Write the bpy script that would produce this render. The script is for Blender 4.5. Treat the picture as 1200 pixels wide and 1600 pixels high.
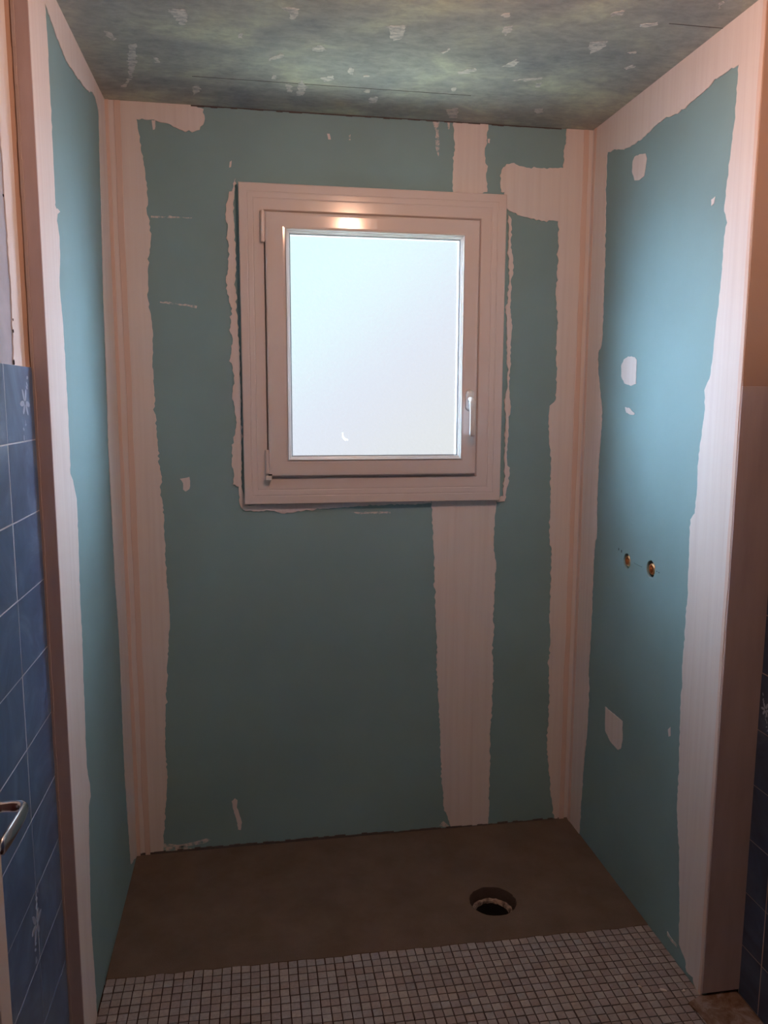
import bpy, bmesh, math, random
from mathutils import Vector, Matrix

for o in list(bpy.data.objects):
    bpy.data.objects.remove(o)
scene = bpy.context.scene
COL = scene.collection

# ------------------------------------------------------------------ camera
cam_d = bpy.data.cameras.new('camera')
cam = bpy.data.objects.new('camera', cam_d)
COL.objects.link(cam)
R_ = Vector((0.98617, -0.16548, 0.00370)).normalized()
D_ = Vector((0.16387, 0.97653, -0.13964)).normalized()
U_ = R_.cross(D_).normalized()
R_ = D_.cross(U_).normalized()
m = Matrix((R_, U_, -D_)).transposed().to_4x4()
m.translation = Vector((0.4273, -2.6800, 1.5869))
cam.matrix_world = m
cam_d.sensor_fit = 'HORIZONTAL'
cam_d.sensor_width = 36.0
cam_d.lens = 36.0 * 1230.77 / 1200.0
cam_d.clip_start = 0.05
scene.camera = cam

# ------------------------------------------------------------------ daylight outside the window
SKY_SIDE = 36.0 / 8        # sky to both sides, boosted to light the side walls
SKY_AHEAD = 1.03 / 8       # hazy view straight out
world = bpy.data.worlds.new('world')
scene.world = world
world.use_nodes = True
nt = world.node_tree
nt.nodes.clear()
def wn(t, **k):
    n = nt.nodes.new(t)
    for a, b in k.items():
        setattr(n, a, b)
    return n
def wmath(op, a, b=None, clamp=False):
    n = wn('ShaderNodeMath', operation=op, use_clamp=clamp)
    for i, v in enumerate((a, b)):
        if v is None:
            continue
        if isinstance(v, (int, float)):
            n.inputs[i].default_value = v
        else:
            nt.links.new(v, n.inputs[i])
    return n.outputs[0]
def wsmooth(v, lo, hi, a, b):
    n = wn('ShaderNodeMapRange', interpolation_type='SMOOTHSTEP')
    nt.links.new(v, n.inputs[0])
    for i, x in enumerate((lo, hi, a, b)):
        n.inputs[i + 1].default_value = x
    return n.outputs[0]
tc = wn('ShaderNodeTexCoord')
sp = wn('ShaderNodeSeparateXYZ')
nt.links.new(tc.outputs['Generated'], sp.inputs[0])
X, Y, Z = sp.outputs
az = wmath('ARCTAN2', X, Y)                       # 0 straight out of the window, + to the right
el = wmath('ARCSINE', Z)
absaz = wmath('ABSOLUTE', wmath('SUBTRACT', az, 0.10))
side = wsmooth(absaz, 0.42, 0.80, 0.0, 1.0)       # sky boosted sideways only, so the pane ahead stays dim
low = wsmooth(el, -0.45, 0.02, 0.05, 1.0)        # dimmed below the horizon, keeping daylight off the upper walls
high = wsmooth(el, 0.25, 0.90, 1.0, 0.08)         # boosted sky dimmed again higher up
band = wmath('MULTIPLY', low, high)
bright = wmath('MULTIPLY', wmath('MULTIPLY', side, band), SKY_SIDE)
# straight ahead: cyan sky up and left, pale grey ground and wall low and right
diag = wmath('SUBTRACT', el, wmath('MULTIPLY', wmath('SUBTRACT', az, 0.15), 0.75))
mixc = wn('ShaderNodeValToRGB')
el_ = mixc.color_ramp.elements
el_[0].position = 0.0; el_[0].color = (0.76, 0.79, 0.80, 1)
el_[1].position = 1.0; el_[1].color = (0.74, 1.0, 1.0, 1)
e = el_.new(0.45); e.color = (0.75, 0.80, 0.93, 1)
e = el_.new(0.68); e.color = (0.77, 0.95, 1.0, 1)
dm = wn('ShaderNodeMapRange')
nt.links.new(diag, dm.inputs[0])
dm.inputs[1].default_value = -0.12; dm.inputs[2].default_value = 0.24
nt.links.new(dm.outputs[0], mixc.inputs[0])
ahead = wn('ShaderNodeVectorMath', operation='SCALE')
nt.links.new(mixc.outputs[0], ahead.inputs[0]); ahead.inputs['Scale'].default_value = SKY_AHEAD
sidec = wn('ShaderNodeVectorMath', operation='SCALE')
sidec.inputs[0].default_value = (0.63, 0.78, 0.97)
nt.links.new(bright, sidec.inputs['Scale'])
ground_fill = wn('ShaderNodeVectorMath', operation='SCALE')   # unseen glow added below the window to brighten the ceiling
ground_fill.inputs[0].default_value = (0.85, 1.0, 0.88)
nt.links.new(wsmooth(el, -1.25, -0.70, 26.0 / 8, 0.0), ground_fill.inputs['Scale'])
add0 = wn('ShaderNodeVectorMath', operation='ADD')
nt.links.new(ground_fill.outputs[0], add0.inputs[0]); nt.links.new(sidec.outputs[0], add0.inputs[1])
add = wn('ShaderNodeVectorMath', operation='ADD')
nt.links.new(ahead.outputs[0], add.inputs[0]); nt.links.new(add0.outputs[0], add.inputs[1])
bg = wn('ShaderNodeBackground')
nt.links.new(add.outputs[0], bg.inputs[0])
wo = wn('ShaderNodeOutputWorld')
nt.links.new(bg.outputs[0], wo.inputs[0])

# ------------------------------------------------------------------ the room's ceiling bulb
LAMP_POWER = 19.5 / 8
ld = bpy.data.lights.new('ceiling_bulb', 'POINT')
ld.energy = LAMP_POWER
ld.color = (1.0, 0.53, 0.35)
ld.shadow_soft_size = 0.035
lo = bpy.data.objects.new('ceiling_bulb', ld)
lo.location = (0.91, -1.34, 2.42)
COL.objects.link(lo)

vs = scene.view_settings
vs.view_transform = 'Standard'
vs.look = 'None'
vs.gamma = 1.0
vs.exposure = 3.0
vs.use_curve_mapping = False

# ------------------------------------------------------------------ materials
def mat(name, col, rough=0.8, metal=0.0, spec=0.5):
    mt = bpy.data.materials.new(name)
    mt.use_nodes = True
    b = mt.node_tree.nodes['Principled BSDF']
    b.inputs['Base Color'].default_value = (*col, 1)
    b.inputs['Roughness'].default_value = rough
    b.inputs['Metallic'].default_value = metal
    b.inputs['Specular IOR Level'].default_value = spec
    return mt
def N(mt, t, **k):
    n = mt.node_tree.nodes.new(t)
    for a, b in k.items():
        setattr(n, a, b)
    return n
def L(mt, a, b):
    mt.node_tree.links.new(a, b)
def coords(mt, scale=(1, 1, 1)):
    t = N(mt, 'ShaderNodeTexCoord'); mp = N(mt, 'ShaderNodeMapping')
    mp.inputs['Scale'].default_value = scale
    L(mt, t.outputs['Object'], mp.inputs[0])
    return mp.outputs[0]
def noise(mt, vec, scale, detail=4, rough=0.55, dist=0.0):
    n = N(mt, 'ShaderNodeTexNoise')
    n.inputs['Scale'].default_value = scale
    n.inputs['Detail'].default_value = detail
    n.inputs['Roughness'].default_value = rough
    n.inputs['Distortion'].default_value = dist
    L(mt, vec, n.inputs['Vector'])
    return n.outputs[0]
def ramp(mt, fac, stops):
    r = N(mt, 'ShaderNodeValToRGB')
    while len(r.color_ramp.elements) < len(stops):
        r.color_ramp.elements.new(0.5)
    for e, (p, c) in zip(r.color_ramp.elements, stops):
        e.position = p; e.color = (*c, 1)
    L(mt, fac, r.inputs[0])
    return r.outputs[0]
def bump(mt, h, strength, dist=0.002):
    b = N(mt, 'ShaderNodeBump')
    b.inputs['Strength'].default_value = strength
    b.inputs['Distance'].default_value = dist
    L(mt, h, b.inputs['Height'])
    L(mt, b.outputs[0], mt.node_tree.nodes['Principled BSDF'].inputs['Normal'])
def mixcol(mt, fac, a, b):
    mx = N(mt, 'ShaderNodeMix', data_type='RGBA')
    L(mt, fac, mx.inputs[0])
    for v, i in ((a, 6), (b, 7)):
        if isinstance(v, tuple):
            mx.inputs[i].default_value = (*v, 1)
        else:
            L(mt, v, mx.inputs[i])
    return mx.outputs[2]
def base(mt, c):
    L(mt, c, mt.node_tree.nodes['Principled BSDF'].inputs['Base Color'])

BOARD = (0.25, 0.415, 0.455)
def scaled(c, k): return tuple(x * k for x in c)
M = {}
mt = M['board'] = mat('green_plasterboard', BOARD, 0.75, spec=0.25)
base(mt, ramp(mt, noise(mt, coords(mt), 2.2, 5), [(0.3, scaled(BOARD, 0.92)), (0.7, scaled(BOARD, 1.06))]))
bump(mt, noise(mt, coords(mt), 260, 2), 0.12, 0.0008)
mt = M['putty'] = mat('joint_compound', (0.76, 0.70, 0.68), 0.8, spec=0.25)
st = noise(mt, coords(mt, (40, 40, 1.2)), 1.6, 5, 0.6)
base(mt, ramp(mt, st, [(0.25, (0.715, 0.675, 0.675)), (0.5, (0.76, 0.725, 0.725)), (0.8, (0.79, 0.765, 0.765))]))
bump(mt, st, 0.22, 0.0015)
mt = M['putty_thin'] = mat('thin_joint_compound', (0.62, 0.68, 0.66), 0.8, spec=0.25)
base(mt, mixcol(mt, ramp(mt, noise(mt, coords(mt), 60, 5, 0.7), [(0.40, (0, 0, 0)), (0.56, (1, 1, 1))]), scaled(BOARD, 1.0), (0.70, 0.67, 0.65)))
mt = M['plaster'] = mat('smooth_plaster', (0.62, 0.47, 0.44), 0.85, spec=0.2)
base(mt, ramp(mt, noise(mt, coords(mt, (6, 6, 1)), 3, 5), [(0.3, (0.42, 0.34, 0.335)), (0.7, (0.52, 0.43, 0.43))]))
M['far_wall'] = mat('cool_bounce_wall', (0.66, 0.74, 0.82), 0.8)  # unseen room walls, coloured pale blue to send back cool fill light
mt = M['bounce_tint'] = mat('bounce_tinted_compound', (0.72, 0.60, 0.56), 0.8, spec=0.2)  # compound with the corner's warm bounce light put into its colour
mt = M['plaster_warm'] = mat('warm_tinted_plaster', (0.44, 0.30, 0.235), 0.85, spec=0.2)
mt = M['pvc'] = mat('white_pvc', (0.72, 0.65, 0.64), 0.13, spec=0.5)
mt = M['pvc_clean'] = mat('clean_white_pvc', (0.72, 0.74, 0.75), 0.25, spec=0.5)
mt = M['gasket'] = mat('grey_gasket', (0.22, 0.25, 0.28), 0.6)
mt = M['seam'] = mat('dark_gap', (0.10, 0.09, 0.09), 0.9)
mt = M['pen'] = mat('pencil_mark', (0.08, 0.12, 0.14), 0.9)

mt = M['ceiling'] = mat('mottled_ceiling_paper', (0.3, 0.32, 0.33), 0.8, spec=0.2)
c = coords(mt, (1, 1.3, 1))
n1 = noise(mt, c, 3.6, 6, 0.6, 0.3)
n2 = noise(mt, coords(mt, (1, 1.8, 1)), 22, 6, 0.7, 0.4)
c1 = ramp(mt, n1, [(0.32, (0.36, 0.385, 0.39)), (0.50, (0.48, 0.51, 0.47)), (0.66, (0.66, 0.70, 0.56))])
c2 = ramp(mt, n2, [(0.32, (0.80, 0.80, 0.82)), (0.70, (1.15, 1.15, 1.13))])
mx = N(mt, 'ShaderNodeMix', data_type='RGBA', blend_type='MULTIPLY')
mx.inputs[0].default_value = 1.0
L(mt, c1, mx.inputs[6]); L(mt, c2, mx.inputs[7])
base(mt, mx.outputs[2])
bump(mt, n2, 0.3, 0.002)
mt = M['torn'] = mat('torn_paper_backing', (0.50, 0.50, 0.48), 0.9, spec=0.1)
nz = noise(mt, coords(mt, (1, 2, 1)), 45, 5, 0.7)
base(mt, ramp(mt, nz, [(0.36, (0.48, 0.50, 0.48)), (0.56, (0.82, 0.80, 0.74))]))

mt = M['mortar'] = mat('brown_mortar', (0.135, 0.105, 0.088), 0.9, spec=0.2)
nz = noise(mt, coords(mt), 7, 8, 0.65)
base(mt, ramp(mt, nz, [(0.3, (0.115, 0.088, 0.072)), (0.7, (0.160, 0.125, 0.104))]))
bump(mt, noise(mt, coords(mt), 300, 4), 0.35, 0.002)
mt = M['hole'] = mat('broken_mortar', (0.05, 0.035, 0.03), 0.95)
bump(mt, noise(mt, coords(mt), 90, 5), 0.8, 0.006)
mt = M['pipe_rim'] = mat('cement_crusted_pipe', (0.36, 0.28, 0.23), 0.8)
nz = noise(mt, coords(mt), 60, 5, 0.7)
base(mt, ramp(mt, nz, [(0.38, (0.10, 0.07, 0.06)), (0.58, (0.45, 0.36, 0.30))]))
bump(mt, nz, 0.8, 0.004)

mt = M['mosaic'] = mat('stone_mosaic', (0.40, 0.36, 0.35), 0.7, spec=0.3)
g = N(mt, 'ShaderNodeNewGeometry')
c1 = ramp(mt, g.outputs['Random Per Island'], [(0.0, (0.26, 0.24, 0.255)), (0.35, (0.325, 0.30, 0.315)), (0.7, (0.30, 0.305, 0.335)), (1.0, (0.39, 0.37, 0.39))])
c2 = ramp(mt, noise(mt, coords(mt), 110, 4, 0.7), [(0.3, (0.80, 0.79, 0.78)), (0.7, (1.10, 1.09, 1.08))])
mx = N(mt, 'ShaderNodeMix', data_type='RGBA', blend_type='MULTIPLY'); mx.inputs[0].default_value = 1.0
L(mt, c1, mx.inputs[6]); L(mt, c2, mx.inputs[7]); base(mt, mx.outputs[2])
bump(mt, noise(mt, coords(mt), 150, 4), 0.3, 0.001)
mt = M['grout_dark'] = mat('dark_grout', (0.035, 0.020, 0.020), 0.95, spec=0.1)
mt = M['oldfloor'] = mat('old_glue_floor', (0.22, 0.14, 0.10), 0.85)
nz = noise(mt, coords(mt), 20, 7, 0.75, 0.8)
base(mt, ramp(mt, nz, [(0.38, (0.13, 0.075, 0.05)), (0.5, (0.19, 0.13, 0.10)), (0.60, (0.26, 0.225, 0.22))]))
bump(mt, nz, 0.5, 0.004)
mt = M['debris'] = mat('white_mortar_crumb', (0.72, 0.68, 0.66), 0.9)

def tile_mat(name, lo, mid, hi, rough):
    mt = mat(name, mid, rough, spec=0.5)
    g = N(mt, 'ShaderNodeNewGeometry')
    ad = N(mt, 'ShaderNodeVectorMath', operation='MULTIPLY_ADD')
    L(mt, g.outputs['Random Per Island'], ad.inputs[0])
    ad.inputs[1].default_value = (7, 3, 5)
    t = N(mt, 'ShaderNodeTexCoord'); L(mt, t.outputs['Object'], ad.inputs[2])
    n = N(mt, 'ShaderNodeTexNoise')
    n.inputs['Scale'].default_value = 4.5; n.inputs['Detail'].default_value = 6
    n.inputs['Roughness'].default_value = 0.6; n.inputs['Distortion'].default_value = 2.2
    L(mt, ad.outputs[0], n.inputs['Vector'])
    base(mt, ramp(mt, n.outputs[0], [(0.32, lo), (0.5, mid), (0.68, hi)]))
    return mt
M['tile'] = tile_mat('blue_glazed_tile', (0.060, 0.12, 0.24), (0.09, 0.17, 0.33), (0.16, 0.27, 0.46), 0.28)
M['tile_shaded'] = tile_mat('shaded_blue_glazed_tile', (0.035, 0.055, 0.10), (0.05, 0.08, 0.15), (0.08, 0.12, 0.2), 0.28)  # same blue tile, shade of the wall turned from the window in its colour
M['grout'] = mat('pale_grout', (0.62, 0.68, 0.74), 0.8)
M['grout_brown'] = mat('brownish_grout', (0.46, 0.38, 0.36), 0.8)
M['motif'] = mat('pale_flower_glaze', (0.36, 0.46, 0.62), 0.35)
mt = M['wallpaper'] = mat('grey_blue_paper', (0.44, 0.46, 0.56), 0.85)
base(mt, ramp(mt, noise(mt, coords(mt), 9, 6, 0.6), [(0.3, (0.34, 0.37, 0.46)), (0.7, (0.50, 0.51, 0.60))]))
M['chrome'] = mat('chrome', (0.85, 0.87, 0.92), 0.20, 1.0)
M['brass'] = mat('brass', (0.78, 0.50, 0.28), 0.32, 1.0)
M['copper'] = mat('copper', (0.70, 0.33, 0.20), 0.35, 1.0)
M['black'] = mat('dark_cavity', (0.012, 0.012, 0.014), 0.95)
mt = M['door'] = mat('pale_door_paint', (0.62, 0.56, 0.54), 0.5)
M['door_red'] = mat('dark_red_panel', (0.06, 0.012, 0.012), 0.5)

mt = bpy.data.materials.new('frosted_glass'); mt.use_nodes = True
mt.node_tree.nodes.remove(mt.node_tree.nodes['Principled BSDF'])
gl = N(mt, 'ShaderNodeBsdfGlass', distribution='BECKMANN')
gl.inputs['Roughness'].default_value = 0.32
gl.inputs['IOR'].default_value = 1.2
L(mt, gl.outputs[0], mt.node_tree.nodes['Material Output'].inputs[0])
bp = N(mt, 'ShaderNodeBump')
bp.inputs['Strength'].default_value = 1.0
bp.inputs['Distance'].default_value = 0.003
L(mt, noise(mt, coords(mt), 90, 3, 0.6), bp.inputs['Height'])
L(mt, bp.outputs[0], gl.inputs['Normal'])
M['glass'] = mt
mt = M['tape'] = bpy.data.materials.new('white_tape'); mt.use_nodes = True
mt.node_tree.nodes.remove(mt.node_tree.nodes['Principled BSDF'])
tl = N(mt, 'ShaderNodeBsdfTranslucent'); tl.inputs[0].default_value = (0.95, 0.95, 0.95, 1)
L(mt, tl.outputs[0], mt.node_tree.nodes['Material Output'].inputs[0])

# ------------------------------------------------------------------ mesh helpers
def link(name, bm, material, parent=None, smooth=False, kind=None, label=None):
    bmesh.ops.recalc_face_normals(bm, faces=bm.faces)
    me = bpy.data.meshes.new(name)
    bm.to_mesh(me); bm.free()
    if smooth:
        me.polygons.foreach_set('use_smooth', [True] * len(me.polygons))
    o = bpy.data.objects.new(name, me)
    for x in (material if isinstance(material, (list, tuple)) else [material]):
        me.materials.append(x)
    COL.objects.link(o)
    if parent is not None:
        o.parent = parent
    if kind:
        o['kind'] = kind
    if label:
        o['label'] = label
    return o
def bx(bm, x0, x1, y0, y1, z0, z1, bev=0.0, mi=0):
    v = [bm.verts.new((x, y, z)) for z in (z0, z1) for y in (y0, y1) for x in (x0, x1)]
    fs = [bm.faces.new([v[i] for i in q]) for q in ((0, 2, 3, 1), (4, 5, 7, 6), (0, 1, 5, 4), (2, 6, 7, 3), (0, 4, 6, 2), (1, 3, 7, 5))]
    for f in fs: f.material_index = mi
    if bev:
        es = list({e for f in fs for e in f.edges})
        bmesh.ops.bevel(bm, geom=es, offset=bev, segments=2, affect='EDGES', profile=0.6)
def box(name, x0, x1, y0, y1, z0, z1, material, parent=None, bev=0.0, **k):
    bm = bmesh.new(); bx(bm, x0, x1, y0, y1, z0, z1, bev)
    return link(name, bm, material, parent, **k)
def tube(bm, pts, radii, seg=16, cap=True, squash=None):
    rings = []
    n = len(pts)
    if not isinstance(radii, (list, tuple)):
        radii = [radii] * n
    up = None
    for i, p in enumerate(pts):
        p = Vector(p)
        a = Vector(pts[max(i - 1, 0)]); c = Vector(pts[min(i + 1, n - 1)])
        t = (c - a).normalized()
        if up is None:
            up = Vector((0, 0, 1)) if abs(t.z) < 0.9 else Vector((1, 0, 0))
        s = t.cross(up).normalized(); u = s.cross(t).normalized(); up = u
        r = radii[i]
        rx, ry = r if isinstance(r, (tuple, list)) else (r, r)
        rings.append([bm.verts.new(p + s * rx * math.cos(2 * math.pi * k / seg) + u * ry * math.sin(2 * math.pi * k / seg)) for k in range(seg)])
    for a, c in zip(rings, rings[1:]):
        for k in range(seg):
            bm.faces.new((a[k], a[(k + 1) % seg], c[(k + 1) % seg], c[k]))
    if cap:
        bm.faces.new(rings[0][::-1]); bm.faces.new(rings[-1])
def lathe(bm, centre, axis, prof, seg=32, jit=None):
    """prof: (distance along axis, radius) closed ring surface"""
    axis = Vector(axis).normalized(); c = Vector(centre)
    up = Vector((0, 0, 1)) if abs(axis.z) < 0.9 else Vector((1, 0, 0))
    s = axis.cross(up).normalized(); u = s.cross(axis)
    rings = []
    for j, (d, r) in enumerate(prof):
        rings.append([bm.verts.new(c + axis * d + (s * math.cos(2 * math.pi * k / seg) + u * math.sin(2 * math.pi * k / seg)) * (r * (jit(j, k) if jit else 1))) for k in range(seg)])
    for a, b in zip(rings, rings[1:]):
        for k in range(seg):
            bm.faces.new((a[k], a[(k + 1) % seg], b[(k + 1) % seg], b[k]))
    return rings
def plate(name, outlines, place, thick, material, parent=None, bev=0.0, kind=None, label=None):
    """flat sheet with real thickness; outlines[0] is the rim, the rest are holes; place(u, v, w) puts it on its wall"""
    cu = bpy.data.curves.new(name, 'CURVE')
    cu.dimensions = '2D'; cu.fill_mode = 'BOTH'
    cu.extrude = max(thick / 2 - bev, 0.0001); cu.bevel_depth = bev; cu.bevel_resolution = 1
    for pts in outlines:
        s = cu.splines.new('POLY'); s.points.add(len(pts) - 1); s.use_cyclic_u = True
        for p, (u, v) in zip(s.points, pts):
            p.co = (u, v, 0, 1)
    tmp = bpy.data.objects.new(name + '_tmp', cu)
    COL.objects.link(tmp)
    dg = bpy.context.evaluated_depsgraph_get()
    me0 = bpy.data.meshes.new_from_object(tmp.evaluated_get(dg))
    bm = bmesh.new(); bm.from_mesh(me0)
    bmesh.ops.remove_doubles(bm, verts=bm.verts, dist=1e-5)
    for v in bm.verts:
        v.co = Vector(place(v.co.x, v.co.y, v.co.z + thick / 2))
    bpy.data.objects.remove(tmp); bpy.data.curves.remove(cu); bpy.data.meshes.remove(me0)
    return link(name, bm, material, parent, kind=kind, label=label)
def circle(cx, cy, r, n=40, jit=0.0, rng=None):
    return [(cx + r * (1 + (rng.uniform(-jit, jit) if rng else 0)) * math.cos(2 * math.pi * k / n),
             cy + r * (1 + (rng.uniform(-jit, jit) if rng else 0)) * math.sin(2 * math.pi * k / n)) for k in range(n)]
def ragged(pts, lim, amp=0.0016, step=0.014, seed=1):
    """subdivide a hand-trowelled outline and roughen it, leaving edges that lie on the wall's limits straight"""
    rng = random.Random(seed)
    (u0, u1), (v0, v1) = lim
    def onb(a, b):
        return any((abs(a[i] - l) < 1e-4 and abs(b[i] - l) < 1e-4) for i, ls in ((0, (u0, u1)), (1, (v0, v1))) for l in ls)
    out = []
    for i, a in enumerate(pts):
        b = pts[(i + 1) % len(pts)]
        d = math.dist(a, b)
        if d < 1e-5: continue
        out.append(a)
        if onb(a, b): continue
        n = int(d / step)
        nx, ny = -(b[1] - a[1]) / d, (b[0] - a[0]) / d
        for k in range(1, n + 1):
            t = k / (n + 1); j = rng.gauss(0, amp)
            out.append((min(max(a[0] + (b[0] - a[0]) * t + nx * j, u0), u1), min(max(a[1] + (b[1] - a[1]) * t + ny * j, v0), v1)))
    return out
def frame_ring(name, outer, inner, prof, material, parent=None, label=None):
    """mitred rectangular frame; outer/inner = (x0,x1,z0,z1); prof = (t between them, y)"""
    bm = bmesh.new(); rings = []
    for t, y in prof:
        x0, x1, z0, z1 = [a + (b - a) * t for a, b in zip(outer, inner)]
        rings.append([bm.verts.new(p) for p in ((x0, y, z0), (x1, y, z0), (x1, y, z1), (x0, y, z1))])
    rings.append(rings[0])
    for a, b in zip(rings, rings[1:]):
        for k in range(4):
            bm.faces.new((a[k], a[(k + 1) % 4], b[(k + 1) % 4], b[k]))
    return link(name, bm, material, parent, label=label)

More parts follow.
